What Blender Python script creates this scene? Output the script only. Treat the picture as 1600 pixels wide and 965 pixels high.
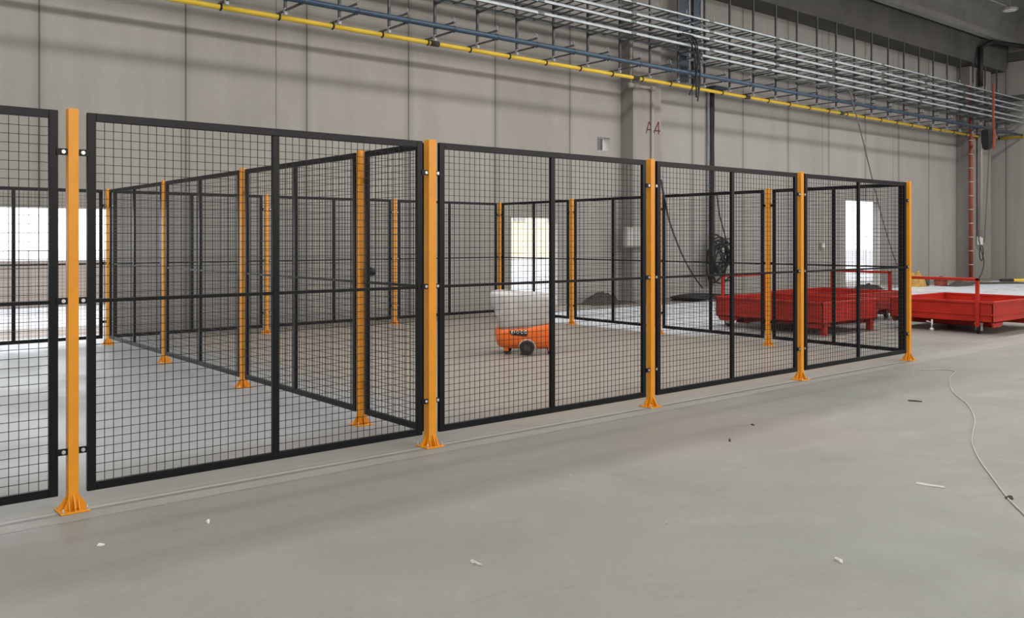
import bpy, math, random
from mathutils import Vector, Matrix, noise as mnoise
random.seed(7)
PI = math.pi
sc = bpy.context.scene
for o in list(bpy.data.objects):
    bpy.data.objects.remove(o)
C = sc.collection

# ------------------------------------------------------------------ camera
# world frame: +x runs along the front fence and the back wall, +y towards the back wall
CAMZ = 1.62
FPX = 1387.0
cd = bpy.data.cameras.new('camera')
cam = bpy.data.objects.new('camera', cd)
C.objects.link(cam)
cam.location = (0, 0, CAMZ)
cam.rotation_euler = (PI / 2, 0, -math.asin(.6391))
cd.sensor_width = 36
cd.lens = 36 * FPX / 1600
cd.shift_y = -108.5 / 1600
cd.clip_start = .05
cd.clip_end = 400
sc.camera = cam

# ------------------------------------------------------------------ world and light
w = bpy.data.worlds.new('world')
sc.world = w
w.use_nodes = True
bg = w.node_tree.nodes['Background']
bg.inputs[0].default_value = (.93, .97, 1.0, 1)
bg.inputs[1].default_value = 4.4


def area(name, loc, rot, sx, sy, power, col=(1, 1, 1), spread=PI):
    l = bpy.data.lights.new(name, 'AREA')
    l.shape = 'RECTANGLE'
    l.size, l.size_y = sx, sy
    l.energy = power
    l.color = col
    l.spread = spread
    o = bpy.data.objects.new(name, l)
    C.objects.link(o)
    o.location = loc
    o.rotation_euler = rot
    return o


# skylight strips between the roof vaults (daylight)
for i, (yy, pw) in enumerate(((9.4, 2350), (3.2, 1500), (-3.0, 750), (-9.2, 300))):
    area('skylight', (15, yy, 9.55), (0, 0, 0), 48, .95, pw, (1, .97, .93))
# unseen fill lamp added before the closed front wall, brightening the back wall
area('front_fill', (14, -13.7, 5.9), (-PI / 2, 0, 0), 48, 4.6, 10500, (1, .965, .925))

vs = sc.view_settings
vs.view_transform = 'Standard'
vs.look = 'None'
vs.gamma = 1
vs.exposure = 0.0
vs.use_curve_mapping = False

# ------------------------------------------------------------------ helpers


def lin(c):
    return tuple((v / 255 / 12.92 if v / 255 <= .04045 else ((v / 255 + .055) / 1.055) ** 2.4) for v in c)


class NT:
    def __init__(s, name):
        s.m = bpy.data.materials.new(name)
        s.m.use_nodes = True
        s.t = s.m.node_tree
        s.b = s.t.nodes['Principled BSDF']

    def n(s, typ, **kw):
        nd = s.t.nodes.new(typ)
        for k, v in kw.items():
            setattr(nd, k, v)
        return nd

    def l(s, a, b):
        s.t.links.new(a, b)

    def put(s, sock, v):
        if hasattr(v, 'is_linked') or hasattr(v, 'links'):
            s.l(v, sock)
        else:
            sock.default_value = v

    def math(s, op, a, b=None, c=None, clamp=False):
        nd = s.n('ShaderNodeMath', operation=op)
        nd.use_clamp = clamp
        s.put(nd.inputs[0], a)
        if b is not None:
            s.put(nd.inputs[1], b)
        if c is not None:
            s.put(nd.inputs[2], c)
        return nd.outputs[0]

    def mix(s, f, a, b, mode='MIX'):
        nd = s.n('ShaderNodeMix', data_type='RGBA', blend_type=mode)
        s.put(nd.inputs[0], f)
        for i, v in ((6, a), (7, b)):
            if isinstance(v, tuple):
                v = tuple(v[:3]) + (1,)
            s.put(nd.inputs[i], v)
        return nd.outputs[2]

    def ramp(s, v, a, b):
        nd = s.n('ShaderNodeMapRange')
        nd.interpolation_type = 'SMOOTHSTEP'
        s.put(nd.inputs[0], v)
        nd.inputs[1].default_value = a
        nd.inputs[2].default_value = b
        return nd.outputs[0]

    def pos(s):
        g = s.n('ShaderNodeNewGeometry')
        x = s.n('ShaderNodeSeparateXYZ')
        s.l(g.outputs['Position'], x.inputs[0])
        return g.outputs['Position'], x.outputs[0], x.outputs[1], x.outputs[2]

    def objpos(s):
        g = s.n('ShaderNodeTexCoord')
        return g.outputs['Object']

    def noise(s, vec, scale, detail=4, rough=.55, stretch=None, dist=0):
        if stretch:
            mp = s.n('ShaderNodeMapping')
            mp.inputs['Scale'].default_value = stretch
            s.l(vec, mp.inputs[0])
            vec = mp.outputs[0]
        nd = s.n('ShaderNodeTexNoise')
        nd.inputs['Scale'].default_value = scale
        nd.inputs['Detail'].default_value = detail
        nd.inputs['Roughness'].default_value = rough
        nd.inputs['Distortion'].default_value = dist
        s.l(vec, nd.inputs['Vector'])
        return nd.outputs[0]

    def bump(s, h, st=.2, d=.02):
        nd = s.n('ShaderNodeBump')
        nd.inputs['Strength'].default_value = st
        nd.inputs['Distance'].default_value = d
        s.l(h, nd.inputs['Height'])
        s.l(nd.outputs[0], s.b.inputs['Normal'])


def plain(name, col, rough=.5, metal=0., var=.12, scale=9., bump=0., spec=.5):
    t = NT(name)
    p = t.objpos()
    nz = t.noise(p, scale, 4)
    c2 = tuple(v * (1 - var) for v in col)
    t.l(t.mix(t.ramp(nz, .3, .7), col, c2), t.b.inputs['Base Color'])
    t.b.inputs['Roughness'].default_value = rough
    t.b.inputs['Metallic'].default_value = metal
    t.b.inputs['Specular IOR Level'].default_value = spec
    if bump:
        t.bump(nz, bump)
    return t.m


M = {}
M['black'] = plain('black_powder_coat', (.006, .0065, .009), .34, 0, .2, 14, 0, .22)
M['wire'] = plain('black_wire', (.008, .008, .009), .45, spec=.3)
M['yellow'] = plain('orange_yellow_paint', (.80, .318, .010), .38, 0, .1, 6)
M['zinc'] = plain('galvanised_steel', (.42, .46, .49), .42, .3, .2, 5)
M['zinc_dull'] = plain('dull_galvanised_steel', (.15, .165, .175), .5, .5, .3, 6)
M['zinc_dark'] = plain('shaded_steel_channel', (.11, .12, .13), .5, .4, .3, 6)  # shade on the upper hanger posts put into a darker steel colour
M['bolt'] = plain('bright_bolt', (.75, .74, .72), .3, .8)
M['gas'] = plain('yellow_pipe_paint', (.84, .58, .05), .4, 0, .08, 3)
M['blue'] = plain('blue_pipe_paint', (.040, .080, .135), .35, 0, .25, 4)
M['bluedark'] = plain('dark_blue_steel', (.05, .075, .11), .45, .2, .3, 3)
M['red'] = plain('red_cart_paint', (.48, .024, .012), .45, 0, .25, 2.5, 0, .35)
M['redpipe'] = plain('red_pipe_paint', (.30, .062, .038), .45, 0, .2, 3)
M['redtext'] = plain('red_stencil_paint', (.17, .035, .03), .8, 0, .3, 8)
M['rubber'] = plain('black_rubber', (.012, .012, .013), .6)
M['pvc'] = plain('pale_grey_pipe', (.36, .34, .32), .5, 0, .15, 3)
M['light_metal'] = plain('pale_painted_steel', (.40, .40, .38), .5, 0, .1, 3)
M['orange'] = plain('orange_plastic', (.86, .17, .022), .3, 0, .08, 4)
M['sheet'] = plain('crumpled_pale_sheet', (.56, .54, .54), .55, 0, .22, 5, .5)
M['white'] = plain('white_plastic', (.78, .78, .77), .45, 0, .06)
M['steelwhite'] = plain('bright_caster_steel', (.7, .7, .7), .35, .4)
M['soil'] = plain('dark_rubble', (.085, .07, .06), .95, 0, .6, 18, .8)
M['paper'] = plain('paper_scrap', (.52, .51, .48), .8, 0, .1)
M['cord'] = plain('pale_cord', (.47, .45, .40), .7, 0, .2)
M['rope'] = plain('grey_rope', (.15, .145, .135), .8)
M['debris'] = plain('dark_debris', (.06, .055, .05), .9)
M['cloth'] = plain('yellow_ochre_bag', (.50, .30, .07), .8, 0, .3, 6)
M['outconc'] = plain('outdoor_beige_concrete', (.40, .34, .30), .85, 0, .12, .7)
M['outwarm'] = plain('sunlit_plaster', (.9, .70, .48), .9, 0, .1, .5)


def wall_mat(name, axis, x0=3.35, step=2.4):
    t = NT(name)
    p, x, y, z = t.pos()
    c = x if axis == 'x' else y
    q = t.math('DIVIDE', t.math('SUBTRACT', c, x0), step)
    cell = t.math('FLOOR', q)
    fr = t.math('SUBTRACT', q, cell)
    # per panel tone
    wn = t.n('ShaderNodeTexWhiteNoise', noise_dimensions='1D')
    t.l(cell, wn.inputs['W'])
    base = t.mix(wn.outputs[0], (.315, .302, .282), (.36, .347, .326))
    big = t.noise(p, .45, 5, .6)
    base = t.mix(t.math('MULTIPLY', t.ramp(big, .35, .7), .35), base, (.27, .26, .245))
    vert = t.noise(p, 1.0, 5, .65, (2.2, 2.2, .12))
    base = t.mix(t.math('MULTIPLY', t.ramp(vert, .42, .72), .30), base, (.235, .226, .212))
    pale = t.noise(p, .8, 3, .5, (1, 1, .4), .6)
    base = t.mix(t.math('MULTIPLY', t.ramp(pale, .5, .75), .25), base, (.43, .42, .40))
    fine = t.noise(p, 14, 3, .6)
    base = t.mix(.10, base, t.mix(fine, (.14, .14, .14), (.5, .5, .48)))
    # joint: dark sealant line with a soiled edge on its left
    dj = t.math('MULTIPLY', t.math('MINIMUM', fr, t.math('SUBTRACT', 1.0, fr)), step)
    soil = t.math('MULTIPLY', t.math('SUBTRACT', 1.0, t.ramp(dj, .0, .16)), .28)
    base = t.mix(soil, base, (.15, .145, .135))
    line = t.math('SUBTRACT', 1.0, t.ramp(dj, .010, .019))
    for xe in ((7.5, 26.95, 31.75) if axis == 'x' else ()):
        ln = t.math('SUBTRACT', 1.0, t.ramp(t.math('ABSOLUTE', t.math('SUBTRACT', x, xe)), .008, .02))
        base = t.mix(t.math('MULTIPLY', ln, .55), base, (.08, .076, .07))
    base = t.mix(t.math('MULTIPLY', line, .72), base, (.065, .062, .058))
    # tie-hole plugs
    t.l(base, t.b.inputs['Base Color'])
    t.b.inputs['Roughness'].default_value = .85
    t.b.inputs['Specular IOR Level'].default_value = .25
    h = t.math('SUBTRACT', t.math('MULTIPLY', fine, .15), line)
    t.bump(h, .35, .02)
    return t.m


M['wall_x'] = wall_mat('precast_wall_panels', 'x')
M['wall_y'] = wall_mat('precast_end_wall_panels', 'y', 15.35)


def conc(name, a, b, rough=.85):
    t = NT(name)
    p, x, y, z = t.pos()
    n1 = t.noise(p, .7, 5, .6)
    n2 = t.noise(p, 1.2, 4, .6, (2, 2, .15))
    c = t.mix(t.ramp(n1, .3, .7), a, b)
    c = t.mix(t.math('MULTIPLY', t.ramp(n2, .45, .7), .3), c, tuple(v * .7 for v in b))
    t.l(c, t.b.inputs['Base Color'])
    t.b.inputs['Roughness'].default_value = rough
    t.bump(t.noise(p, 12, 3), .15)
    return t.m


M['pilaster'] = conc('pilaster_concrete', (.30, .28, .265), (.25, .235, .222))
M['beam'] = conc('beam_concrete', (.105, .102, .097), (.075, .074, .070))
M['roof'] = conc('roof_vault_concrete', (.30, .30, .285), (.24, .24, .23))


def floor_mat():
    t = NT('power_floated_concrete')
    p, x, y, z = t.pos()
    big = t.noise(p, .16, 4, .55)
    med = t.noise(p, .9, 6, .62, dist=.4)
    swirl = t.noise(p, .55, 5, .6, (1, 2.4, 1), 1.2)
    fine = t.noise(p, 26, 4, .6)
    base = t.mix(t.ramp(big, .38, .64), (.212, .220, .205), (.252, .240, .223))
    base = t.mix(t.math('MULTIPLY', t.ramp(med, .50, .72), .42), base, (.185, .185, .172))
    base = t.mix(t.math('MULTIPLY', t.ramp(swirl, .55, .74), .32), base, (.165, .158, .147))
    base = t.mix(t.math('MULTIPLY', t.ramp(t.noise(p, .8, 5, .6, (1, 1.8, 1), .9), .56, .72), .3), base, (.34, .34, .32))
    scuff = t.noise(p, 1.7, 7, .7, (1, 2.8, 1), 1.6)
    base = t.mix(t.math('MULTIPLY', t.ramp(scuff, .57, .70), .30), base, (.13, .126, .118))
    warm = t.noise(p, .35, 3, .5)
    base = t.mix(t.math('MULTIPLY', t.ramp(warm, .5, .68), .4), base, (.265, .235, .215))
    base = t.mix(.06, base, t.mix(t.ramp(fine, .3, .7), (.15, .15, .14), (.36, .35, .33)))
    wob = t.noise(p, 1.1, 4, .6)
    wy = t.math('ADD', y, t.math('MULTIPLY', t.math('SUBTRACT', wob, .5), .8))
    wx = t.math('ADD', x, t.math('MULTIPLY', t.math('SUBTRACT', wob, .5), .8))
    # tan dusty floor inside the right-hand cell
    tan = t.math('MULTIPLY', t.ramp(wx, 4.0, 5.6), t.math('SUBTRACT', 1.0, t.ramp(x, 11.6, 11.9)))
    tan = t.math('MULTIPLY', tan, t.ramp(y, 5.75, 6.0))
    base = t.mix(t.math('MULTIPLY', tan, .75), base, t.mix(med, (.34, .292, .255), (.285, .243, .21)))
    # pale slab beyond the cell, with bluish doorway light put into its colour
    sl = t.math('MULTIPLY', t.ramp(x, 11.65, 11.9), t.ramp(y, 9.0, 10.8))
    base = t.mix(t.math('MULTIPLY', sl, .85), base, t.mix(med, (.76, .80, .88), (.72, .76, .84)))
    # left cell: cool sky light from the opening painted into the floor
    lc = t.math('MULTIPLY', t.math('SUBTRACT', 1.0, t.ramp(wx, 4.0, 5.4)), t.ramp(y, 5.8, 7.2))
    base = t.mix(t.math('MULTIPLY', lc, .75), base, t.mix(med, (.35, .37, .395), (.27, .285, .305)))
    # unfinished gravelly strip along the back wall
    gr = t.math('MULTIPLY', t.ramp(wy, 14.55, 14.75), t.ramp(x, 5.2, 5.8))
    gravel = t.mix(t.ramp(t.noise(p, 9, 5, .7), .35, .65), (.17, .145, .12), (.30, .27, .235))
    base = t.mix(gr, base, gravel)
    # lighter strip under the fence and saw-cut joint in front of it
    st = t.math('MULTIPLY', t.ramp(y, 5.53, 5.55), t.math('SUBTRACT', 1.0, t.ramp(y, 5.80, 5.95)))
    base = t.mix(t.math('MULTIPLY', st, .3), base, (.37, .365, .345))
    j1 = t.math('SUBTRACT', 1.0, t.ramp(t.math('ABSOLUTE', t.math('SUBTRACT', y, 5.535)), .006, .022))
    j2 = t.math('SUBTRACT', 1.0, t.ramp(t.math('ABSOLUTE', t.math('SUBTRACT', y, 5.69)), .004, .03))
    base = t.mix(t.math('MULTIPLY', j1, .5), base, (.16, .155, .14))
    base = t.mix(t.math('MULTIPLY', j2, .18), base, (.2, .195, .18))
    t.l(base, t.b.inputs['Base Color'])
    r = t.math('ADD', .40, t.math('MULTIPLY', t.ramp(med, .3, .7), .22))
    r = t.math('ADD', r, t.math('MULTIPLY', gr, .4), clamp=True)
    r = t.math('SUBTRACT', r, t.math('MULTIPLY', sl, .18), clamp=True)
    t.l(r, t.b.inputs['Roughness'])
    t.b.inputs['Specular IOR Level'].default_value = .45
    h = t.math('ADD', t.math('MULTIPLY', fine, .2), t.math('MULTIPLY', j1, -1.0))
    t.bump(h, .12, .02)
    return t.m


M['floor'] = floor_mat()


class MB:
    def __init__(s):
        s.v, s.f, s.sm = [], [], []

    def add(s, vs_, fs, smooth=False):
        k = len(s.v)
        s.v += [tuple(v) for v in vs_]
        s.f += [tuple(i + k for i in f) for f in fs]
        s.sm += [smooth] * len(fs)
        return s

    def box(s, x0, x1, y0, y1, z0, z1):
        return s.add([(x0, y0, z0), (x1, y0, z0), (x1, y1, z0), (x0, y1, z0), (x0, y0, z1), (x1, y0, z1), (x1, y1, z1), (x0, y1, z1)],
                     [(0, 3, 2, 1), (4, 5, 6, 7), (0, 1, 5, 4), (1, 2, 6, 5), (2, 3, 7, 6), (3, 0, 4, 7)])

    def tube(s, pts, r, n=8, cap=True, smooth=True):
        pts = [Vector(p) for p in pts]
        rings = []
        up = None
        for i, p in enumerate(pts):
            a = pts[max(i - 1, 0)]
            b = pts[min(i + 1, len(pts) - 1)]
            d = (b - a).normalized()
            if up is None:
                up = Vector((0, 0, 1)) if abs(d.z) < .9 else Vector((1, 0, 0))
            e1 = (up - d * up.dot(d)).normalized()
            up = e1
            e2 = d.cross(e1)
            rr = r[i] if isinstance(r, (list, tuple)) else r
            rings.append([p + e1 * math.cos(2 * PI * (j + .5) / n) * rr + e2 * math.sin(2 * PI * (j + .5) / n) * rr for j in range(n)])
        vs_ = [v for rg in rings for v in rg]
        fs = []
        for i in range(len(pts) - 1):
            for j in range(n):
                fs.append((i * n + j, i * n + (j + 1) % n, (i + 1) * n + (j + 1) % n, (i + 1) * n + j))
        if cap:
            fs.append(tuple(reversed(range(n))))
            fs.append(tuple(range(len(vs_) - n, len(vs_))))
        return s.add(vs_, fs, smooth)

    def ring(s, c, R, r, axis='x', n=20, m=6, squash=1.):
        pts = []
        for i in range(n + 1):
            a = 2 * PI * i / n
            u_, w_ = R * math.cos(a), R * math.sin(a) * squash
            pts.append((c[0], c[1] + u_, c[2] + w_) if axis == 'x' else
                       (c[0] + u_, c[1], c[2] + w_) if axis == 'y' else (c[0] + u_, c[1] + w_, c[2]))
        return s.tube(pts, r, m, False)

    def prism(s, poly, axis, a, b):
        n = len(poly)

        def P(p, t_):
            return (t_, p[0], p[1]) if axis == 'x' else (p[0], t_, p[1]) if axis == 'y' else (p[0], p[1], t_)
        return s.add([P(p, a) for p in poly] + [P(p, b) for p in poly],
                     [tuple(reversed(range(n))), tuple(range(n, 2 * n))] + [(i, (i + 1) % n, n + (i + 1) % n, n + i) for i in range(n)])

    def build(s, name, mat, parent=None, bevel=0, loc=None):
        me = bpy.data.meshes.new(name)
        me.from_pydata(s.v, [], s.f)
        me.polygons.foreach_set('use_smooth', s.sm)
        me.materials.append(mat)
        me.update()
        import bmesh
        bm = bmesh.new()
        bm.from_mesh(me)
        bmesh.ops.recalc_face_normals(bm, faces=bm.faces)
        bm.to_mesh(me)
        bm.free()
        o = bpy.data.objects.new(name, me)
        C.objects.link(o)
        if parent:
            o.parent = parent
        if loc:
            o.location = loc
        if bevel:
            b = o.modifiers.new('bevel', 'BEVEL')
            b.width = bevel
            b.segments = 2
            b.limit_method = 'ANGLE'
        return o


def tag(o, label=None, cat=None, group=None, kind=None):
    if label:
        o['label'] = label
    if cat:
        o['category'] = cat
    if group:
        o['group'] = group
    if kind:
        o['kind'] = kind
    return o


def empty(name, loc=(0, 0, 0), rz=0.):
    o = bpy.data.objects.new(name, None)
    C.objects.link(o)
    o.location = loc
    o.rotation_euler = (0, 0, rz)
    o.empty_display_size = .2
    return o


KIDS = {}


def copy_tree(o, parent=None):
    c = o.copy()
    C.objects.link(c)
    c.parent = parent
    for ch in [k for k in ALLCH.get(o.name, [])]:
        copy_tree(ch, c)
    return c


ALLCH = {}


def index_children(root):
    kids = [o for o in bpy.data.objects if o.parent == root]
    ALLCH[root.name] = kids
    for k in kids:
        index_children(k)


def struct(o):
    o['kind'] = 'structure'
    return o


# ------------------------------------------------------------------ the setting
YW = 16.2      # inner face of the back wall
XE = 39.6      # inner face of the end wall
WT = .26
ROOF = 12.2

struct(MB().box(-14, XE + .3, -14, YW, -.2, 0).build('floor', M['floor']))

# back wall with its openings: list of (x0, x1, z0, z1)
HOLES = [(-1.6, 4.45, 0, 2.15), (13.42, 14.92, 0, 2.15), (16.32, 16.78, 3.93, 4.27), (28.4, 30.75, 0, 2.98)]
wb = MB()
xs = sorted({-14, XE + .3} | {h[0] for h in HOLES} | {h[1] for h in HOLES})
for a, b in zip(xs[:-1], xs[1:]):
    hs = [h for h in HOLES if h[0] <= a and h[1] >= b]
    if not hs:
        wb.box(a, b, YW, YW + WT, 0, ROOF)
    else:
        h = hs[0]
        if h[2] > 0:
            wb.box(a, b, YW, YW + WT, 0, h[2])
        wb.box(a, b, YW, YW + WT, h[3], ROOF)
struct(wb.build('wall_back', M['wall_x']))
struct(MB().box(XE, XE + .3, -14, YW, 0, ROOF).build('wall_right', M['wall_y']))
struct(MB().box(-14.3, -14, -14, YW + WT, 0, ROOF).build('wall_left', M['wall_y']))
struct(MB().box(-14.3, XE + .3, -14.3, -14, 0, ROOF).build('wall_front', M['wall_x']))

# thin steel frames of the openings
for k, h in enumerate((HOLES[0], HOLES[1], HOLES[3])):
    f = MB()
    y0, y1 = YW - .012, YW + .06
    t = .045
    f.box(h[0] - t * .4, h[0] + t * .3, y0, y1, 0, h[3])
    f.box(h[1] - t * .3, h[1] + t * .4, y0, y1, 0, h[3])
    f.box(h[0] - t * .4, h[1] + t * .4, y0, y1, h[3] - t * .3, h[3] + t * .4)
    struct(f.build('door_%d' % (k + 1), M['light_metal']))

# pilasters
p1 = struct(MB().box(17.2, 18.3, 15.76, YW, 0, 8.6).build('trim_1', M['pilaster'], bevel=.015))
p2 = struct(MB().box(37.0, 39.0, 15.70, YW, 0, 8.6).build('trim_2', M['pilaster'], bevel=.015))
# edge beam over the wall and ledge on the end wall
struct(MB().prism([(15.25, 8.95), (15.35, 8.62), (YW, 8.62), (YW, 10.6), (15.25, 10.6)], 'x', -14, XE).build('trim_3', M['beam']))
struct(MB().box(XE - .16, XE, -14, 15.25, 9.0, 9.35).build('trim_4', M['beam'], bevel=.02))
struct(MB().box(XE - .05, XE, -14, 15.6, 7.35, 7.6).build('trim_5', M['beam'], bevel=.01))


# roof: precast barrel vaults running along the hall, skylight strip between them
def vault(mb, y0, y1, z0, rise, th=.14, n=22):
    out, inn = [], []
    for i in range(n + 1):
        a = PI * i / n
        cy, cw = (y0 + y1) / 2, (y1 - y0) / 2
        y = cy - cw * math.cos(a)
        z = z0 + rise * math.sin(a) ** .85
        inn.append((y, z))
        out.append((cy - (cw + .02) * math.cos(a), z + th))
    for i in range(n):
        q = [inn[i], inn[i + 1], out[i + 1], out[i]]
        mb.prism(q, 'x', -14, XE)
    for e in (0, n):   # stiff edge rib
        y, z = inn[e]
        s_ = 1 if e == 0 else -1
        mb.prism([(y - .02 * s_, z - .16), (y + .16 * s_, z - .12), (y + .16 * s_, z + .12), (y - .02 * s_, z + .16)], 'x', -14, XE)


rf = MB()
for k in range(5):
    y1 = 15.05 - 6.2 * k
    vault(rf, y1 - 5.2, y1, 9.75, 1.75)
struct(rf.build('ceiling', M['roof']))
struct(MB().box(-14.3, XE + .3, -14.3, YW + WT, ROOF, ROOF + .2).build('ceiling_deck', M['roof']))

# outdoors beyond the openings
tg = NT('outdoor_ground')
pp, gx, gy, gz = tg.pos()
dirt = tg.math('MULTIPLY', tg.math('SUBTRACT', 1.0, tg.ramp(gy, 17.8, 18.6)), .8)
gcol = tg.mix(tg.ramp(tg.noise(pp, .8, 5), .35, .65), (.42, .43, .46), (.30, .29, .29))
tg.l(tg.mix(dirt, gcol, (.17, .13, .10)), tg.b.inputs['Base Color'])
tg.b.inputs['Roughness'].default_value = .9
struct(MB().box(-60, 140, YW, 150, -.2, -.012).build('ground', tg.m))
o = MB().box(-30, 9.5, 23.8, 24.0, 0, 1.05).box(-30, 9.5, 23.76, 24.04, 1.05, 1.11).build('boundary_wall', M['outconc'])
tag(o, 'low beige concrete wall outside, below the bright sky in the leftmost opening', 'wall')
hn = empty('annex_building', (24.35, 24, 0))
MB().box(0, 4.5, 0, 1.8, 0, 6.4).build('walls', M['soil'], hn)
MB().box(0, 4.6, -.15, 1.9, 6.4, 6.55).build('roof', M['outconc'], hn)
tag(hn, 'dark brown building outside, glimpsed through the small square wall opening', 'building')
hb = empty('distant_building', (42, 60, 0))
o = MB().box(-14, 16, 0, 12, 0, 9).box(-14.2, 16.2, -.2, 12.2, 9, 9.3)
o.build('facade', M['outwarm'], hb)
for k in range(7):
    MB().box(-12 + 4 * k, -10.6 + 4 * k, -.06, .02, 3.2, 5.4).build('window', M['pvc'], hb)
tag(hb, 'warm sunlit building seen outside through the narrow doorway', 'building')

# ------------------------------------------------------------------ fence kit
H = 2.40
GAP = .08
U = [3.956 + 2.585 * k for k in range(-2, 4)]       # front row posts
U[-1] = 11.71
YF = 5.766


def make_post(a=.06):
    r = empty('fence_post')
    h = a / 2
    MB().box(-h, h, -h, h, .008, H).build('tube', M['yellow'], r, bevel=.004)
    MB().box(-.082, .082, -.082, .082, 0, .010).build('base_plate', M['yellow'], r, bevel=.002)
    for k in range(4):
        g = MB()
        g.prism([(h - .001, .010), (.078, .010), (.078, .030), (h - .001, .105)], 'y', -.004, .004)
        # skirts beside each rib
        g.prism([(h - .001, .010), (.060, .010), (h - .001, .08)], 'y', -h, -h + .006)
        g.prism([(h - .001, .010), (.060, .010), (h - .001, .08)], 'y', h - .006, h)
        o = g.build('gusset', M['yellow'], r)
        o.rotation_euler = (0, 0, k * PI / 2)
    for sx in (-1, 1):
        for sy in (-1, 1):
            b = MB()
            b.tube([(sx * .066, sy * .066, .010), (sx * .066, sy * .066, .020)], .009, 6, smooth=False)
            b.tube([(sx * .066, sy * .066, .020), (sx * .066, sy * .066, .034)], .005, 8)
            b.build('anchor_bolt', M['bolt'], r)
    index_children(r)
    return r


def make_panel(W, mull=True, lock=False):
    """origin at the ground below the left end; runs along +x"""
    r = empty('mesh_fence_panel')
    z0, z1, s, d = .102, 2.385, .050, .016
    f = MB()
    f.box(0, s, -d, d, z0, z1).box(W - s, W, -d, d, z0, z1)
    f.box(s, W - s, -d, d, z0, z0 + s).box(s, W - s, -d, d, z1 - s, z1)
    f.build('frame', M['black'], r, bevel=.003)
    if mull:
        MB().box(W / 2 - .025, W / 2 + .025, -d + .001, d - .001, z0 + s, z1 - s).build('centre_bar', M['black'], r, bevel=.003)
    mr = MB()
    for a, b in (((s, W / 2 - .025), (W / 2 + .025, W - s)) if mull else ((s, W - s),)):
        mr.box(a, b, -.009, .011, 1.238, 1.26)
    mr.build('middle_rail', M['black'], r)
    wm = MB()
    t = .0017
    pitch = .0525
    for a, b in (((s, W / 2 - .025), (W / 2 + .025, W - s)) if mull else ((s, W - s),)):
        n = max(2, round((b - a) / pitch))
        for i in range(1, n):
            x = a + (b - a) * i / n
            wm.box(x - t, x + t, -t, t, z0 + s, z1 - s)
    n = round((z1 - z0 - 2 * s) / pitch)
    for i in range(1, n):
        z = z0 + s + (z1 - z0 - 2 * s) * i / n
        wm.box(s, W - s, t, 3 * t, z - t, z + t)
    wm.build('wire_mesh', M['wire'], r)
    for z in (2.14, 1.255, .36):
        for sx in (0, 1):
            x0, x1 = (-.0495, .012) if sx == 0 else (W - .012, W + .0495)
            b = MB().box(x0, x1, -d - .008, -d, z - .02, z + .02).build('mounting_bracket', M['black'], r, bevel=.002)
            xc = -.026 if sx == 0 else W + .026
            MB().tube([(xc, -d - .008, z), (xc, -d - .014, z)], .0115, 10, smooth=False).tube(
                [(xc, -d - .014, z), (xc, -d - .020, z)], .006, 6, smooth=False).build('bolt', M['bolt'], b)
    if lock:
        k = MB()
        k.tube([(W - .02, -d, 1.34), (W - .02, -d - .05, 1.34)], .035, 14).box(W - .05, W + .03, -d - .02, -d, 1.30, 1.38)
        k.build('lock', M['rubber'], r, bevel=.002)
    index_children(r)
    return r


_cache = {}


def panel(x, y, W, rz, label, group=None, mull=True, lock=False):
    key = (round(W, 3), mull, lock)
    if key not in _cache:
        o = _cache[key] = make_panel(W, mull, lock)
    else:
        o = copy_tree(_cache[key])
    o.location = (x, y, 0)
    o.rotation_euler = (0, 0, rz)
    tag(o, label, 'fence panel', group)
    return o


posts = {}


def post(x, y, label, a=.06, group=None):
    if a not in posts:
        o = posts[a] = make_post(a)
    else:
        o = copy_tree(posts[a])
    o.location = (x, y, 0)
    tag(o, label, 'fence post', group)
    return o


# front row
GF = 'front row of mesh fence panels'
GP = 'orange fence posts'
front_lab = ['black mesh front panel cut off by the left edge of the photo',
             'largest black mesh fence panel in the front row, between first two orange posts',
             'black mesh fence panel in front of the orange cleaning machine',
             'front row black mesh panel right of the cleaning machine, between third and fourth orange posts',
             'rightmost front row black mesh panel, in front of the red carts']
for k in range(5):
    panel(U[k] - 2.585 if k == -1 else U[k] + GAP - 0 if k else U[0] + GAP, YF, 2.585 - 2 * GAP, 0, front_lab[k], GF) if k else \
        panel(U[0] + GAP, YF, 2.585 - 2 * GAP, 0, front_lab[0], GF)
post_lab = ['', 'tall orange post at far left of front row, nearest the camera',
            'thick orange corner post in front row where the dividing fence starts',
            'orange front row post just right of the cleaning machine panel',
            'orange front row post second from the right end',
            'orange corner post at right end of front row, before the red cart']
for k in range(1, 6):
    post(U[k], YF, post_lab[k], .072 if k == 2 else .06, GP)

# dividing fence behind the thick corner post, running to the back
XD = 3.956
YD = [YF, 6.83, 9.38, 11.93, 14.50]
panel(XD, YD[0] + GAP, YD[1] - YD[0] - 2 * GAP, PI / 2, 'narrow black mesh gate with round lock in the dividing fence', 'dividing fence panels', False, True)
panel(XD, YD[1] + GAP, 2.55 - 2 * GAP, PI / 2, 'nearest full width mesh panel of the dividing fence, behind the gate', 'dividing fence panels')
panel(XD, YD[2] + GAP, 2.55 - 2 * GAP, PI / 2, 'middle full width mesh panel of the dividing fence', 'dividing fence panels')
panel(XD, YD[3] + GAP, 2.55 - 2 * GAP, PI / 2, 'farthest mesh panel of the dividing fence, near the bright left opening', 'dividing fence panels')
for y, l in zip(YD[1:], ['orange post beside the gate lock, nearest in the dividing fence',
                         'orange post second nearest in the dividing fence',
                         'orange post third nearest in the dividing fence, narrow and far',
                         'far orange post at left end of dividing fence beside bright opening']):
    post(XD, y, l, .06, GP)

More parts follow.
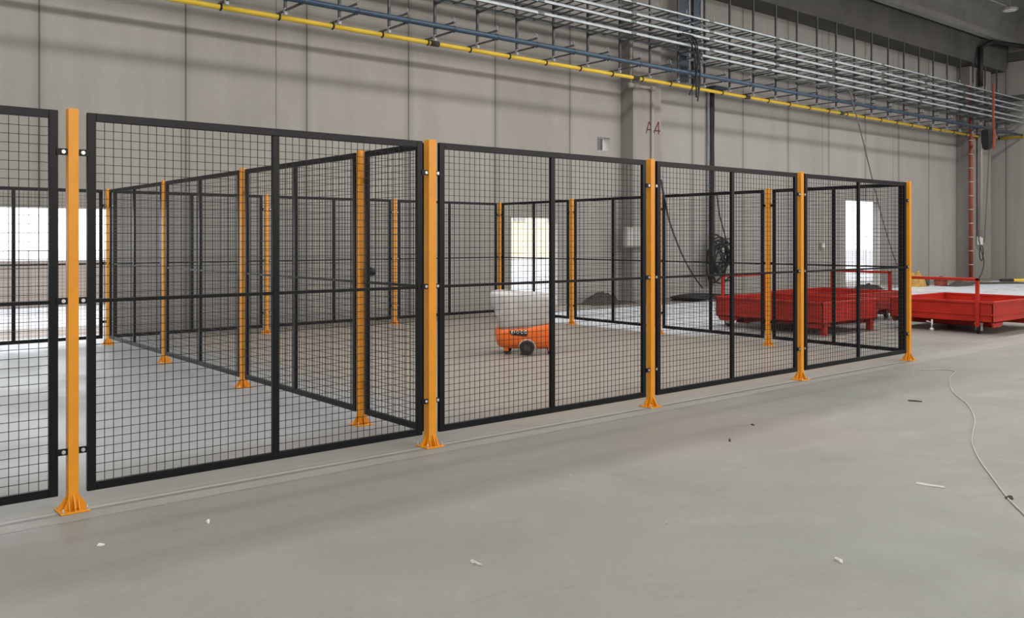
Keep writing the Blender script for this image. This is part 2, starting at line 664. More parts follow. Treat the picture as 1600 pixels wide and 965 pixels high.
# back row
YB = 14.50
UB = [1.37, 3.956, 6.54, 9.125, 11.71]
bl = ['far mesh panel of the left cell in front of the bright left opening',
      'far back row mesh panel just right of the dividing fence end',
      'far back row mesh panel in the middle, behind the gate',
      'far back row mesh panel left of the doorway, ending at the back corner post']
panel(UB[0] - 2.585 + GAP, YB, 2.585 - 2 * GAP, 0, 'far mesh panel glimpsed at the very left edge of photo', 'back row of mesh fence panels')
for k in range(4):
    panel(UB[k] + GAP, YB, 2.585 - 2 * GAP, 0, bl[k], 'back row of mesh fence panels')
for k, l in ((0, 'far orange back row post of the left cell'), (2, 'far orange back row post seen left of the gate post, pinkish in the light'),
             (3, 'far orange back row post seen between gate post and thick corner post'),
             (4, 'orange back corner post rising behind the white covered cleaning machine')):
    post(UB[k], YB, l, .06, GP)

# right side fence from the front corner to the back corner
XR = 11.71
YR = [YF, 7.95, 10.13, 12.31, YB]
rl = ['near right side mesh panel with red cart right behind it',
      'right side mesh panel in front of the hanging black cable coil',
      'right side mesh panel in front of the concrete pillar and soil heap',
      'farthest right side mesh panel in front of the narrow doorway']
for k in range(4):
    panel(XR, YR[k] + GAP, YR[k + 1] - YR[k] - 2 * GAP, PI / 2, rl[k], 'right side row of mesh fence panels')
for k, l in ((1, 'orange right side post in front of the nearest red cart'),
             (2, 'orange right side post partly hidden behind the front row, left of cable coil'),
             (3, 'orange right side post right of the cleaning machine, left of soil heap')):
    post(XR, YR[k], l, .06, GP)


# ------------------------------------------------------------------ pipe hangers, pipes and cable trays under the beam
YH, YN, YG = 15.33, 14.65, 15.60
ZG, ZBL = 5.785, 5.91
TZ = [6.38, 6.57, 6.85, 7.05, 7.33]      # tray levels
HX = [9.52 + 1.12 * k for k in range(-3, 27)]


def make_hanger(first=0):
    r = empty('pipe_hanger')
    MB().box(-.024, .024, -.024, .024, 5.80, 8.62).build('post', M['zinc_dark'], r)
    MB().box(-.02, .02, YN - YH + .085, YG - YH + .10, 5.843, 5.875).build('arm', M['zinc_dull'], r)
    MB().box(-.02, .02, YN - YH - .03, .0, 6.02, 6.05).build('arm', M['zinc_dull'], r)
    for i, z in enumerate(TZ):
        if i >= first:
            MB().prism([(YN - YH - .03, z - .015), (-.02, z - .045), (-.02, z - .0), (YN - YH - .03, z - 0.)], 'x', -.018, .018).build('arm', M['zinc_dull'], r)
    c = MB()
    c.ring((0, YN - YH + .03, 6.10), .045, .010, 'x', 14, 5)
    c.build('ring_clamp', M['zinc'], r)
    MB().box(-.03, .03, -.03, .03, 5.78, 5.90).build('end_fitting', M['zinc'], r)
    index_children(r)
    return r


h0 = make_hanger(1)
h1 = make_hanger(0)
u0 = u1 = False
NUM = ['first', 'second', 'third', 'fourth', 'fifth', 'sixth', 'seventh', 'eighth', 'ninth', 'tenth', 'eleventh', 'twelfth', 'thirteenth',
       'fourteenth', 'fifteenth', 'sixteenth', 'seventeenth', 'eighteenth', 'nineteenth', 'twentieth']
nl = nr = 0
for k, x in enumerate(HX):
    if x > XE - .3:
        break
    if x < 17.9:
        o = copy_tree(h0) if u0 else h0
        u0 = True
        lab = 'slim steel pipe hanger over the yellow pipe, %s from the left in photo' % NUM[nl]
        nl += 1
    else:
        o = copy_tree(h1) if u1 else h1
        u1 = True
        lab = 'slim steel tray hanger, %s to the right of the pillar marked A4' % NUM[nr]
        nr += 1
    o.location = (x, YH, 0)
    tag(o, lab, 'pipe hanger', 'pipe hangers along the wall')


def pipe_run(name, x0, x1, y, z, r, mat, clampmat, label, step=1.12, sleeves=()):
    e = empty(name, (x0, y, z))
    MB().tube([(0, 0, 0), (x1 - x0, 0, 0)], r, 14).build('pipe', mat, e)
    x = HX[0] - x0
    while x < x1 - x0:
        if x > 0:
            c = MB().tube([(-.018, 0, 0), (.018, 0, 0)], r * 1.22, 12)
            c.box(-.012, .012, -.012, .012, -r * 1.5, -r * .9)
            c.build('clamp', clampmat, e, loc=(x, 0, 0))
        x += step
    for a in sleeves:
        MB().tube([(a - x0, 0, 0), (a + .22 - x0, 0, 0)], r * 1.3, 12).build('coupling', M['debris'], e)
    tag(e, label, 'pipe')
    return e


pipe_run('gas_pipe', 2, 37.6, YG, ZG + .005, .047, M['gas'], M['rubber'], 'long yellow pipe running along the back wall under the hangers', 1.12, (10.7, 17.0, 21.8, 27.0, 33.2))
pipe_run('water_pipe', 2, 39.4, YN, ZBL - .01, .052, M['blue'], M['bluedark'], 'long dark blue pipe running in front of the yellow pipe')
o = MB().tube([(39.55, 15.55, 5.86), (39.55, 12.5, 5.86)], .05, 12)
e = empty('gas_pipe', (0, 0, 0))
o.build('pipe', M['gas'], e)
MB().tube([(39.55, 15.62, 5.86), (39.55, 15.55, 5.86)], .06, 12).build('end_cap', M['rubber'], e)
tag(e, 'short yellow pipe with black end cap at the far right edge', 'pipe')


def tray(x0, x1, z, wd, label, side=.075, rung=.56, pegs=False):
    e = empty('cable_tray', (x0, YN, z))
    L = x1 - x0
    MB().box(0, L, -.02, .0, 0, side).box(0, L, -.02, .02, 0, .008).box(0, L, -.02, .014, side - .008, side).build('front_rail', M['zinc'], e)
    MB().box(0, L, wd, wd + .02, 0, side).build('rear_rail', M['zinc_dull'], e)
    n = int(L / rung)
    r0 = MB().box(-.018, .018, 0, wd, .004, .022).build('rung', M['zinc_dull'], e, loc=(.5 * rung, 0, 0))
    for i in range(1, n):
        q = r0.copy()
        C.objects.link(q)
        q.parent = e
        q.location = ((i + .5) * rung, 0, 0)
    if pegs:
        for i in range(int(L / 1.12)):
            x = (i + .5) * 1.12
            MB().tube([(x, 0, side), (x, 0, side + .13)], .012, 6).build('peg', M['zinc'], e)
    for i in range(1, int(L / 3)):
        MB().box(i * 3 - .09, i * 3 + .09, -.026, -.02, .012, side - .012).build('joint_plate', M['zinc_dull'], e)
    tag(e, label, 'cable tray')


tray(18.62, 39.5, TZ[0], .5, 'lowest galvanised cable tray, starting by the blue riser')
tray(4, 39.5, TZ[1], .5, 'second lowest galvanised cable tray, reaching far to the left')
tray(4, 39.5, TZ[2], .5, 'middle galvanised cable tray of the stack of five')
tray(4, 39.5, TZ[3], .5, 'second highest galvanised cable tray of the stack')
tray(4, 39.5, TZ[4], .4, 'topmost galvanised cable tray with upright pegs', .06, .56, True)

# dark blue risers from trays up to the beam
for x0, ww, l in ((19.02, .34, 'wide dark blue vertical cable duct above the trays beside pillar, left one'),
                  (19.62, .26, 'dark blue vertical cable duct above the trays, right one')):
    e = empty('cable_riser', (x0, 15.72, 5.95))
    MB().box(0, ww, 0, .10, 0, 2.66).build('duct', M['bluedark'], e, bevel=.008)
    for i in range(6):
        MB().box(-.01, ww + .01, -.012, 0, .2 + i * .42, .25 + i * .42).build('strap', M['blue'], e)
    m = MB()
    m.box(ww + .06, ww + .09, 0, .05, 0, 2.66)
    m.build('rail', M['zinc'], e)
    tag(e, l, 'cable duct')

# lower riser ladder with black cables, wall mounted
e = empty('cable_ladder', (20.86, 16.12, 0))
m = MB()
for x in (-.10, .12):
    m.box(x, x + .03, -.03, .03, .25, 5.95)
for i in range(20):
    m.box(-.08, .13, -.01, .01, .35 + i * .28, .38 + i * .28)
m.build('ladder', M['zinc'], e)
m = MB()
for j, x in enumerate((-.03, .01, .05, .09)):
    m.tube([(x + .008 * math.sin(i * 1.3 + j), -.05 - .01 * (j % 2), .5 + i * .36) for i in range(16)], .022, 6)
m.build('cables', M['rubber'], e)
MB().box(-.2, .35, -.35, .04, 5.95, 6.02).build('top_bracket', M['bluedark'], e)
tag(e, 'vertical cable ladder with black cables on back wall above the coil', 'cable ladder')

# coiled cables hanging on the ladder
m = MB()
rnd = random.Random(3)
for k in range(13):
    cx, cz = 20.85 + rnd.uniform(-.22, .30), 1.05 + rnd.uniform(-.18, .22)
    R, sq = rnd.uniform(.28, .46), rnd.uniform(1.0, 1.35)
    ph, yy = rnd.uniform(0, 6), 15.8 + rnd.uniform(-.16, .14)
    pts = []
    for i in range(25):
        a = 2 * PI * i / 24
        pts.append((cx + R * math.cos(a), yy + .06 * math.sin(a * 2 + ph), cz + R * sq * math.sin(a)))
    m.tube(pts, .024, 6, False)
m.tube([(20.95, 15.95, 2.9), (21.02, 15.9, 2.3), (21.2, 15.85, 1.75), (21.3, 15.8, 1.3)], .02, 6)
m.tube([(20.75, 15.95, 2.6), (20.7, 15.9, 2.0), (20.55, 15.85, 1.5)], .02, 6)
tag(m.build('cable_coil', M['rubber']), 'tangled black cable coil hanging at the foot of the wall ladder', 'cable coil')
# coil lying on the floor
m = MB()
for k in range(5):
    pts = []
    R = .8 + .1 * k
    for i in range(31):
        a = 2 * PI * i / 30
        pts.append((19.2 + R * math.cos(a) + .05 * k, 15.15 + R * .55 * math.sin(a), .04 + .012 * k + .02 * math.sin(3 * a + k)))
    m.tube(pts, .028, 6, False)
tag(m.build('cable_coil', M['rubber']), 'flat black cable coil lying on the floor left of the hanging coil', 'cable coil')
# white connector plugs
e = MB().tube([(20.98, 15.55, .62), (21.06, 15.5, .86)], [.05, .08], 10).build('cable_plug', M['white'])
tag(e, 'white plug hanging in the black cable coil', 'plug')


# points by viewing direction helper: returns the point on plane y=Y seen at photo pixel (px,py)
cu, su = .7691, .6391


def at_y(px, py, Y):
    r = (px - 800) / FPX
    x = Y * (su + r * cu) / (cu - r * su)
    Z = su * x + cu * Y
    return Vector((x, Y, CAMZ + (374 - py) / FPX * Z))


def at_x(px, py, X):
    r = (px - 800) / FPX
    y = X * (cu - r * su) / (su + r * cu)
    Z = su * X + cu * y
    return Vector((X, y, CAMZ + (374 - py) / FPX * Z))


def at_floor(px, py, z=0.):
    Z = FPX * (CAMZ - z) / (py - 374)
    xr = (px - 800) / FPX * Z
    return Vector((cu * xr + su * Z, -su * xr + cu * Z, z))


def smooth_pts(pts, sub=6):
    out = []
    n = len(pts)
    for i in range(n - 1):
        p0, p1_, p2_, p3 = pts[max(i - 1, 0)], pts[i], pts[i + 1], pts[min(i + 2, n - 1)]
        for j in range(sub):
            t = j / sub
            out.append(.5 * ((2 * p1_) + (p2_ - p0) * t + (2 * p0 - 5 * p1_ + 4 * p2_ - p3) * t * t + (3 * p1_ - p0 - 3 * p2_ + p3) * t ** 3))
    out.append(pts[-1])
    return out


def cable(name, pts, r, mat, label, cat='cable', sub=6):
    e = MB().tube(smooth_pts([Vector(p) for p in pts], sub), r, 6).build(name, mat)
    tag(e, label, cat)
    return e


# sagging cable from the right side fence to the coil
a = at_x(1033, 281, 11.79)
b = at_x(1041, 325, 11.80)
mid = [a, b]
for px, py, f in ((1050, 358, .3), (1066, 398, .62), (1082, 428, .86), (1098, 450, 1.)):
    mid.append(at_y(px, py, b.y + (15.6 - b.y) * f))
cable('cable', mid, .020, M['rubber'], 'thin black cable sagging from the fence top to the hanging coil')
# loops of cable hanging off the trays
for i, pl in enumerate(([(1062, 52), (1076, 60), (1085, 85), (1087, 120), (1077, 148)],
                        [(1066, 52), (1082, 62), (1090, 90), (1088, 120), (1088, 152)],
                        [(1068, 53), (1084, 58), (1090, 75), (1094, 120), (1090, 158)])):
    cable('cable', [at_y(x, y, 14.62 if j < 2 else 14.5 - .06 * i) for j, (x, y) in enumerate(pl)], .020, M['rubber'],
          ['leftmost of three black cable ends dangling from trays, curving left', 'middle of the three black cable ends dangling from trays',
           'rightmost of the three black cable ends dangling from trays, the longest'][i])
# long rope from the trays down to the floor
cable('rope', [at_y(1327, 140, 14.58), at_y(1338, 180, 14.52), at_y(1346, 210, 14.54), at_y(1368, 300, 15.0), at_y(1384, 360, 15.3), at_y(1404, 418, 15.5), at_y(1428, 446, 15.7)], .022,
      M['rope'], 'long grey rope slanting from cable trays past the right doorway', 'rope')

# white drain pipe and A4 stencil on the pillar
m = MB()
m.tube([at_y(985.5, 62, 15.715), at_y(985.5, 133, 15.715)], .04, 12)
m.tube([at_y(985.5, 133, 15.715), at_y(1019, 138, 15.715)], .04, 12)
m.tube([at_y(1019, 136, 15.72), at_y(1019, 430, 15.72)], .035, 12)
e = empty('drain_pipe')
m.build('pipe', M['pvc'], e)
for p in ((985, 133), (994, 134.5), (1019, 138)):
    c_ = at_y(p[0], p[1], 15.70)
    MB().tube([c_ - Vector((.08, 0, 0)), c_ + Vector((.08, 0, 0))], .065, 12).build('elbow', M['pilaster'], e)
tag(e, 'pale drain pipe stepping sideways and down the pillar marked A4', 'pipe')
# stencilled A 4, strokes painted on the pillar face
tx = MB()


def stroke(pa, pb, wd=.034):
    A, B = at_y(pa[0], pa[1], 15.757), at_y(pb[0], pb[1], 15.757)
    d = (B - A).normalized()
    nrm = Vector((-d.z, 0, d.x)) * wd / 2
    vs_ = [A - nrm, B - nrm, B + nrm, A + nrm]
    tx.add([v + Vector((0, 0, 0)) for v in vs_] + [v + Vector((0, -.004, 0)) for v in vs_],
           [(0, 3, 2, 1), (4, 5, 6, 7), (0, 1, 5, 4), (1, 2, 6, 5), (2, 3, 7, 6), (3, 0, 4, 7)])


stroke((1009.5, 208), (1014, 190))
stroke((1014, 190), (1023, 208))
stroke((1011, 202), (1020, 203))
stroke((1029, 190), (1023, 204))
stroke((1022.5, 204), (1031.5, 204.5))
stroke((1029, 190), (1029, 210))
tx.build('painted_text', M['redtext'], p1)

# electric box on pillar, sockets
e = empty('electric_box', at_y(988, 386, 15.74))
MB().box(-.34, .34, -.10, .02, 0, .52).build('body', M['pvc'], e, bevel=.01)
MB().box(-.30, .30, -.115, -.10, .04, .48).build('door', M['light_metal'], e, bevel=.008)
tag(e, 'pale grey electric cabinet on the pillar, seen through the fence mesh', 'electric box')
e = empty('socket_box', at_y(1283, 388, 16.2))
MB().box(-.10, .10, -.08, 0, 0, .2).build('body', M['pvc'], e, bevel=.01)
MB().box(-.07, .07, -.095, -.08, .03, .17).build('cover', M['white'], e, bevel=.005)
tag(e, 'small pale socket box on the back wall left of the tall doorway', 'socket')

# pillar in the corner: red sprinkler riser, pale conduits, hanging cables
e = empty('sprinkler_riser', at_y(1517, 440, 15.55))
MB().tube([(0, 0, .1), (0, 0, 7.7)], .075, 14).build('pipe', M['redpipe'], e)
for i in range(13):
    MB().tube([(0, 0, .6 + i * .55), (0, 0, .64 + i * .55)], .095, 12).build('clamp', M['light_metal'], e)
m = MB()
m.tube([(0, 0, 0), (0, 0, .12)], .16, 14)
m.build('foot', M['redpipe'], e)
e.location.z = 0
tag(e, 'red vertical pipe on the far corner pillar', 'pipe')
e = empty('conduit', at_y(1531, 440, 15.585))
e.location.z = 0
MB().tube([(0, 0, 1.7), (0, 0, 8.5)], .11, 14).build('pipe', M['pvc'], e)
MB().box(-.10, .10, -.08, .08, 1.4, 1.75).build('outlet', M['white'], e, bevel=.01)
tag(e, 'thick pale vertical pipe right of the red riser on corner pillar', 'pipe')
for i, (pa, pb) in enumerate((((1532, 196), (1530, 372)), ((1546, 226), (1538, 378)))):
    A, B = at_y(pa[0], pa[1], 15.36 if i == 0 else 14.5), at_y(pb[0], pb[1], 15.36)
    cable('cable', [A, (A + B) / 2 + Vector((.02, 0, 0)), B], .018, M['rope'],
          ['thin grey wire hanging straight down beside the corner pillar', 'thin grey wire slanting down from the black box to the loop'][i])
cp = at_y(1533.5, 395, 15.3)
m = MB()
m.tube([(cp.x + .17 * math.cos(2 * PI * i / 24), 15.3, cp.z + .31 * math.sin(2 * PI * i / 24)) for i in range(25)], .022, 6, False)
m.tube(smooth_pts([at_y(*q, 15.28) for q in ((1529, 372), (1533, 390), (1537, 405), (1536, 420), (1529, 437))]), .022, 6)
tag(m.build('cable_coil', M['debris']), 'small dark cable loop hanging on the far corner pillar', 'cable coil')

# black bag with red strap hanging off the trays
cb = at_y(1542, 203, 14.5)
e = empty('hanging_speaker', (cb.x, 14.5, cb.z))
m = MB()
rings = [(0, .17, .13), (-.12, .19, .15), (-.45, .18, .15), (-.68, .15, .12), (-.76, .09, .07)]
for (za, wa, da), (zb, wb_, db) in zip(rings[:-1], rings[1:]):
    A = [(-wa, -da, za), (wa, -da, za), (wa, da, za), (-wa, da, za)]
    B = [(-wb_, -db, zb), (wb_, -db, zb), (wb_, db, zb), (-wb_, db, zb)]
    m.add(A + B, [(0, 1, 5, 4), (1, 2, 6, 5), (2, 3, 7, 6), (3, 0, 4, 7)])
m.add([(-.17, -.13, 0), (.17, -.13, 0), (.17, .13, 0), (-.17, .13, 0)], [(0, 1, 2, 3)])
m.add([(-.09, -.07, -.76), (.09, -.07, -.76), (.09, .07, -.76), (-.09, .07, -.76)], [(0, 1, 2, 3)])
m.build('bag', M['rubber'], e, bevel=.02)
m = MB()
m.box(.17, .26, -.17, -.12, -.72, 1.75)
m.tube([(.22, -.14, -.65), (.36, -.14, -.45), (.40, -.14, -.15), (.32, -.14, .05)], .035, 8)
m.build('strap', M['redpipe'], e)
e.name = 'hanging_bag'
tag(e, 'black bag with red strap hanging under the trays at far corner', 'bag')

# black pipe in the roof corner and flat lamp
m = MB()
A = at_y(1532, 135, 15.1)
m.tube([A, Vector((A.x, 15.1, 9.15))], .10, 12)
m.tube([Vector((A.x, 15.1, 9.15)), Vector((A.x + .5, 14.9, 9.45)), Vector((39.3, 14.5, 9.5)), Vector((39.3, 4, 9.5))], .085, 12)
tag(m.build('drain_pipe', M['rubber']), 'black pipe bending from the roof corner along the end wall', 'pipe')
lp = at_y(1578, 16, 13.0)
e = empty('ceiling_lamp', lp)
MB().tube([(0, 0, 0), (0, 0, .07)], .26, 8, smooth=False).build('housing', M['light_metal'], e)
MB().tube([(0, 0, -.02), (0, 0, 0)], .22, 8, smooth=False).build('diffuser', M['white'], e)
MB().tube([(0, 0, .07), (0, 0, 1.35)], .012, 6).tube([(0, 0, .10), (-3.2, .1, .16)], .03, 6).build('suspension_rail', M['light_metal'], e)
tag(e, 'flat pale lamp hung under the roof vault at top right', 'lamp')


# ------------------------------------------------------------------ red carts
def make_cart():
    r = empty('red_cart')
    LX, LY, z0, z1, t = 1.8, 2.2, .20, .56, .02
    hx, hy = LX / 2, LY / 2
    m = MB()
    m.box(-hx, hx, -hy, hy, z0, z0 + .02)
    m.box(-hx, -hx + t, -hy, hy, z0, z1).box(hx - t, hx, -hy, hy, z0, z1)
    m.box(-hx, hx, -hy, -hy + t, z0, z1).box(-hx, hx, hy - t, hy, z0, z1)
    # rolled rim
    m.box(-hx - .02, hx + .02, -hy - .02, -hy + .03, z1 - .035, z1 + .005).box(-hx - .02, hx + .02, hy - .03, hy + .02, z1 - .035, z1 + .005)
    m.box(-hx - .02, -hx + .03, -hy, hy, z1 - .035, z1 + .005).box(hx - .03, hx + .02, -hy, hy, z1 - .035, z1 + .005)
    # mid flange on the sides
    m.box(-hx - .012, hx + .012, -hy - .012, -hy, z0 + .12, z0 + .15).box(-hx - .012, hx + .012, hy, hy + .012, z0 + .12, z0 + .15)
    m.box(-hx - .012, -hx, -hy, hy, z0 + .12, z0 + .15).box(hx, hx + .012, -hy, hy, z0 + .12, z0 + .15)
    m.build('tray', M['red'], r, bevel=.004)
    # understructure with fork pockets
    m = MB()
    for y in (-.62, .62):
        m.box(-hx + .1, hx - .1, y - .10, y - .085, .10, z0).box(-hx + .1, hx - .1, y + .085, y + .10, .10, z0)
        m.box(-hx + .1, hx - .1, y - .10, y + .10, .10, .112)
    for x in (-.55, .55):
        m.box(x - .04, x + .04, -hy + .1, hy - .1, .13, z0)
    m.prism([(-hy + .02, z0), (-hy + .5, z0), (-hy + .38, .12), (-hy + .08, .12)], 'x', -hx + .02, -hx + .05)
    m.prism([(hy - .02, z0), (hy - .5, z0), (hy - .38, .12), (hy - .08, .12)], 'x', -hx + .02, -hx + .05)
    m.prism([(-hy + .02, z0), (-hy + .5, z0), (-hy + .38, .12), (-hy + .08, .12)], 'x', hx - .05, hx - .02)
    m.prism([(hy - .02, z0), (hy - .5, z0), (hy - .38, .12), (hy - .08, .12)], 'x', hx - .05, hx - .02)
    m.build('fork_pockets', M['red'], r, bevel=.003)
    for sx in (-1, 1):
        MB().box(sx * (hx - .14) - .05, sx * (hx - .14) + .05, -hy + .03, -hy + .12, 0, z0).build('leg', M['red'], r, bevel=.004)
    for sx in (-1, 1):
        c = MB()
        x, y = sx * (hx - .26), hy - .09
        c.box(x - .05, x + .05, y - .06, y + .06, .165, z0)
        c.box(x - .045, x - .035, y - .05, y + .03, .055, .165).box(x + .035, x + .045, y - .05, y + .03, .055, .165)
        co = c.build('caster', M['steelwhite'], r, bevel=.002)
        MB().tube([(x - .025, y - .01, .075), (x + .025, y - .01, .075)], .075, 18, smooth=False).build('wheel', M['rubber'], co)
    j = MB()
    j.tube([(.12, hy + .01, .20), (.12, hy + .02, .05)], .016, 8).tube([(.12, hy + .02, 0), (.12, hy + .02, .05)], .035, 10)
    j.tube([(.12, hy + .0, .14), (.2, hy + .06, .17)], .010, 6)
    j.build('parking_jack', M['steelwhite'], r)
    h = MB()
    s = .03
    hx2 = .66
    h.box(-hx2 - s, -hx2 + s, hy, hy + .05, .13, .96).box(hx2 - s, hx2 + s, hy, hy + .05, .13, .96)
    h.box(-hx2 - s, hx2 + s, hy, hy + .05, .91, .96)
    h.build('handle', M['red'], r, bevel=.008)
    index_children(r)
    return r


c0 = make_cart()
c0.location = (14.4, 9.2, 0)
tag(c0, 'red low tray cart behind the fence, nearest and leftmost', 'cart', 'red tray carts')
c1 = copy_tree(c0)
c1.location = (16.95, 7.25, 0)
c1.rotation_euler = (0, 0, PI / 2)
tag(c1, 'red low tray cart at right edge, standing clear of the fence', 'cart', 'red tray carts')
c2 = copy_tree(c0)
c2.location = (16.75, 9.85, 0)
c2.rotation_euler = (0, 0, -PI / 2)
tag(c2, 'red low tray cart behind the other two, partly hidden', 'cart', 'red tray carts')


# ------------------------------------------------------------------ orange cleaning machine under a pale sheet
def loft(rings, n=40, e=3.2, wob=0., seed=0):
    """rings: (cx, cy, hx, hy, z or function)"""
    m = MB()
    vs_ = []
    for ri, (cx, cy, hx, hy, z) in enumerate(rings):
        for j in range(n):
            a = 2 * PI * j / n
            ca, sa = math.cos(a), math.sin(a)
            x = cx + hx * math.copysign(abs(ca) ** (2 / e), ca)
            y = cy + hy * math.copysign(abs(sa) ** (2 / e), sa)
            zz = z(x) if callable(z) else z
            if wob:
                q = Vector((x * 5 + seed, y * 5, zz * 5))
                k = mnoise.noise(q) * wob + mnoise.noise(q * 2.3) * wob * .5
                x += k * ca
                y += k * sa
                zz += k * .4
            vs_.append((x, y, zz))
    fs = []
    R = len(rings)
    for i in range(R - 1):
        for j in range(n):
            fs.append((i * n + j, i * n + (j + 1) % n, (i + 1) * n + (j + 1) % n, (i + 1) * n + j))
    fs.append(tuple(reversed(range(n))))
    fs.append(tuple(range((R - 1) * n, R * n)))
    return m.add(vs_, fs, True)


rb = empty('cleaning_machine', (8.26, 9.66, 0), -math.asin(.6391))
top = lambda x: .35 + .10 * max(0, min(1, (x + .02) / .42))
hull = loft([(0.02, 0, .33, .20, .085), (.015, 0, .40, .255, .12), (.01, 0, .425, .28, .20), (.01, 0, .43, .285, lambda x: top(x) - .06),
             (.01, 0, .425, .28, top), (.01, 0, .39, .25, lambda x: top(x) + .02)], e=4)
hull.build('hull', M['orange'], rb)
sheet = loft([(0.03, 0, .385, .255, lambda x: top(x) + .005), (.02, 0, .40, .27, lambda x: max(.42, top(x) + .03)), (.01, 0, .405, .28, lambda x: .50 + .04 * x),
              (-.005, 0, .425, .29, .60), (-.015, 0, .435, .30, .66), (-.02, 0, .455, .30, .70), (-.02, 0, .465, .305, lambda x: .82 - .03 * x),
              (-.02, 0, .45, .295, lambda x: .855 - .05 * x), (-.02, 0, .35, .22, lambda x: .87 - .06 * x)], 72, 7, .018)
sheet.build('cover_sheet', M['sheet'], rb)
# badge recess with white marks
b = MB()
b.prism([(-.22, .345), (-.19, .285), (.02, .262), (.05, .345)], 'y', -.292, -.26)
bo = b.build('badge', M['rubber'], rb, bevel=.004)
b = MB()
for x in (-.16, -.10, -.04, .01):
    b.ring((x, -.295, .325), .018, .006, 'y', 10, 4)
b.box(-.19, -.175, -.297, -.290, .30, .345)
b.build('lettering', M['white'], bo)
for x, y, rr, nm in ((.03, -.275, .10, 'front'), (.03, .275, .10, 'rear')):
    wo = MB().tube([(x, y - .03, rr), (x, y + .03, rr)], rr, 28, smooth=False).build('wheel', M['rubber'], rb, bevel=.01)
    MB().tube([(x, y - .034, rr), (x, y + .034, rr)], rr * .45, 20, smooth=False).build('wheel_hub', M['debris'], wo)
# arch over the wheel
m = MB()
m.tube([(.03 + .118 * math.cos(a_), -.279, .10 + .118 * math.sin(a_)) for a_ in [PI * i / 14 for i in range(15)]], .010, 6)
m.build('wheel_arch', M['sheet'], rb)
for x, y in ((-.26, -.16), (-.22, .16), (.36, -.18), (.36, .14)):
    c = MB().box(x - .03, x + .03, y - .03, y + .03, .05, .12).build('caster', M['orange'], rb)
    MB().tube([(x, y - .018, .035), (x, y + .018, .035)], .035, 16, smooth=False).build('caster_wheel', M['rubber'], c)
tag(rb, 'orange wheeled cleaning machine under a pale plastic sheet inside the cell', 'cleaning machine')


# ------------------------------------------------------------------ floor items
def heap(name, cx, cy, rx, ry, h, mat, label, cat, seed=0, n=26, ex=1.6):
    m = MB()
    vs_ = []
    for i in range(n + 1):
        for j in range(n + 1):
            x, y = -1 + 2 * i / n, -1 + 2 * j / n
            d = math.sqrt(x * x + y * y)
            z = max(0, 1 - d ** ex) * h
            q = Vector((x * 3 + seed, y * 3, seed))
            z *= 1 + .5 * mnoise.noise(q) + .35 * mnoise.noise(q * 3)
            vs_.append((cx + x * rx, cy + y * ry, max(z, 0) + .001))
    fs = [(i * (n + 1) + j, (i + 1) * (n + 1) + j, (i + 1) * (n + 1) + j + 1, i * (n + 1) + j + 1) for i in range(n) for j in range(n)]
    m.add(vs_, fs, True)
    o_ = m.build(name, mat)
    tag(o_, label, cat)
    if name == 'soil_heap':
        o_['kind'] = 'stuff'
    return o_


g = at_floor(930, 474)
heap('soil_heap', g.x, 15.72, .62, .4, .30, M['soil'], 'dark soil heap on the floor before the back wall', 'soil', 1)
g = at_floor(972, 474)
heap('soil_heap', g.x, g.y, .5, .25, .08, M['soil'], 'low flat spill of soil right of the heap', 'soil', 4)
g = at_floor(1355, 452)
heap('black_bag', g.x, g.y, .85, .3, .14, M['rubber'], 'crumpled black bag lying by the tall doorway behind the carts', 'bag', 6, 26, 3.)
g = at_floor(1432, 447)
heap('yellow_bag', g.x, g.y, .42, .3, .40, M['cloth'], 'ochre yellow bag standing behind the right end fence post', 'bag', 9, 26, 3.5)
g = at_floor(1470, 446)
e = empty('toolbox', (g.x, g.y, 0))
MB().box(-.22, .22, -.14, .14, 0, .24).build('body', M['redpipe'], e, bevel=.02)
MB().box(-.23, .23, -.15, .15, .17, .19).build('lid_seam', M['rubber'], e)
MB().tube([(-.12, 0, .24), (-.1, 0, .32), (.1, 0, .32), (.12, 0, .24)], .015, 6).build('handle', M['rubber'], e)
tag(e, 'small red box on the floor beyond the right cart', 'box')
g = at_floor(1446, 446)
e = empty('paint_bucket', (g.x, g.y, 0))
MB().tube([(0, 0, 0), (0, 0, .26)], [.12, .15], 16).build('body', M['debris'], e)
MB().tube([(0, 0, .26), (0, 0, .28)], .155, 16).build('lid', M['white'], e)
tag(e, 'small dark bucket with pale lid left of the red box', 'bucket')
g = at_floor(1500, 446)
heap('debris_pile', g.x, g.y, .9, .3, .16, M['debris'], 'dark rubble at the foot of the red corner pipe', 'rubble', 12)['kind'] = 'stuff'
g = at_floor(1540, 443)
e = MB().prism([(-.9, 0), (1.4, .0), (1.5, .04), (-.85, .05)], 'y', -.3, .3).build('board', M['soil'], loc=(g.x, g.y, 0))
e.rotation_euler = (0, 0, -.5)
tag(e, 'thin dark board lying flat near the corner pillar', 'board')
g = at_floor(1583, 440)
e = empty('pole', (g.x, g.y, .06), -.55)
MB().tube([(0, 0, 0), (2.2, 0, 0)], .055, 10).build('shaft', M['gas'], e)
MB().tube([(-.55, 0, 0), (0, 0, 0)], [.05, .055], 10).build('tip', M['rubber'], e)
tag(e, 'yellow pole with black tip lying at the right wall', 'pole')

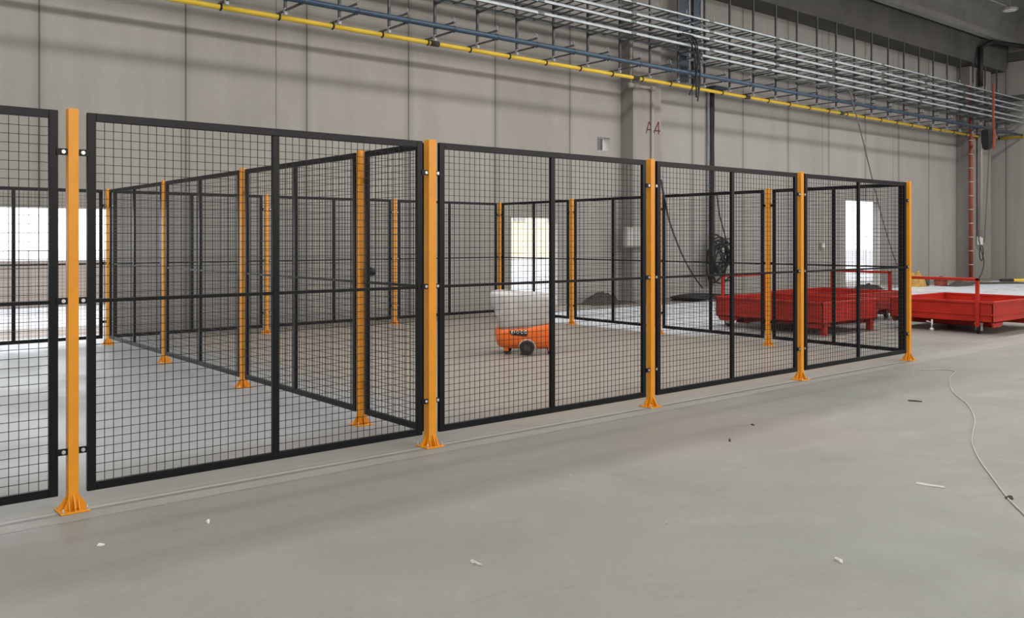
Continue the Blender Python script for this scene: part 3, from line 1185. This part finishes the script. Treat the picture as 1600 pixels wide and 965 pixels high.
# pale cord on the right foreground floor
pts = [at_floor(x, y, .006) for x, y in ((1440, 578), (1470, 577), (1492, 580), (1484, 592), (1489, 612), (1512, 632), (1523, 655), (1520, 676), (1519, 692), (1530, 717), (1550, 745), (1575, 778), (1600, 803), (1640, 845))]
cable('cord', pts, .006, M['cord'], 'pale thin cord winding across the right foreground floor', 'cord', 8)


def scrap(px, py, sx, sy, mat, label, cat='paper scrap', name='paper_scrap', seed=0, h=.012):
    p = at_floor(px, py)
    m = MB()
    r2 = random.Random(seed)
    n = 9
    ring = []
    for i in range(n):
        a = 2 * PI * i / n
        k = r2.uniform(.45, 1.1)
        ring.append((sx * k * math.cos(a), sy * k * math.sin(a), r2.uniform(.001, h)))
    vs_ = ring + [(0, 0, h * 1.2)] + [(x, y, 0.0005) for x, y, z in ring]
    fs = [(i, (i + 1) % n, n) for i in range(n)] + [(i, (i + 1) % n, n + 1 + (i + 1) % n, n + 1 + i) for i in range(n)] + [tuple(reversed(range(n + 1, 2 * n + 1)))]
    m.add(vs_, fs)
    o_ = m.build(name, mat, loc=(p.x, p.y, 0))
    o_.rotation_euler = (0, 0, r2.uniform(0, 3))
    tag(o_, label, cat)


scrap(157, 852, .022, .014, M['white'], 'tiny bright white scrap on floor at lower left, below first orange post', seed=1)
scrap(325, 817, .014, .010, M['white'], 'tiny shiny scrap on the floor in front of the largest panel', seed=2, h=.02)
scrap(742, 880, .055, .016, M['paper'], 'torn pale paper scrap on the lower middle foreground floor', seed=3)
scrap(1311, 876, .035, .022, M['paper'], 'small torn paper scrap on the lower right foreground floor', seed=5)
scrap(1458, 759, .16, .03, M['paper'], 'long smear of pale plastic film on floor left of the cord', seed=7, h=.008)
scrap(1140, 689, .018, .014, M['debris'], 'dark crumb on the floor in front of the second front panel', 'debris', 'debris', 8, .02)
scrap(1176, 664, .03, .008, M['debris'], 'dark flat chip on the floor below the right front panels', 'debris', 'debris', 9)
scrap(1577, 779, .03, .015, M['debris'], 'dark crumb lying beside the pale cord near right edge', 'debris', 'debris', 10, .02)
scrap(1430, 627, .08, .010, M['debris'], 'dark curved strip on the floor below the right end post', 'debris', 'debris', 11)
scrap(1042, 818, .012, .008, M['paper'], 'tiny white crumb on the floor at lower centre right', seed=12)
scrap(891, 743, .008, .008, M['paper'], 'tiny white speck on floor in front of the machine panel', seed=13)
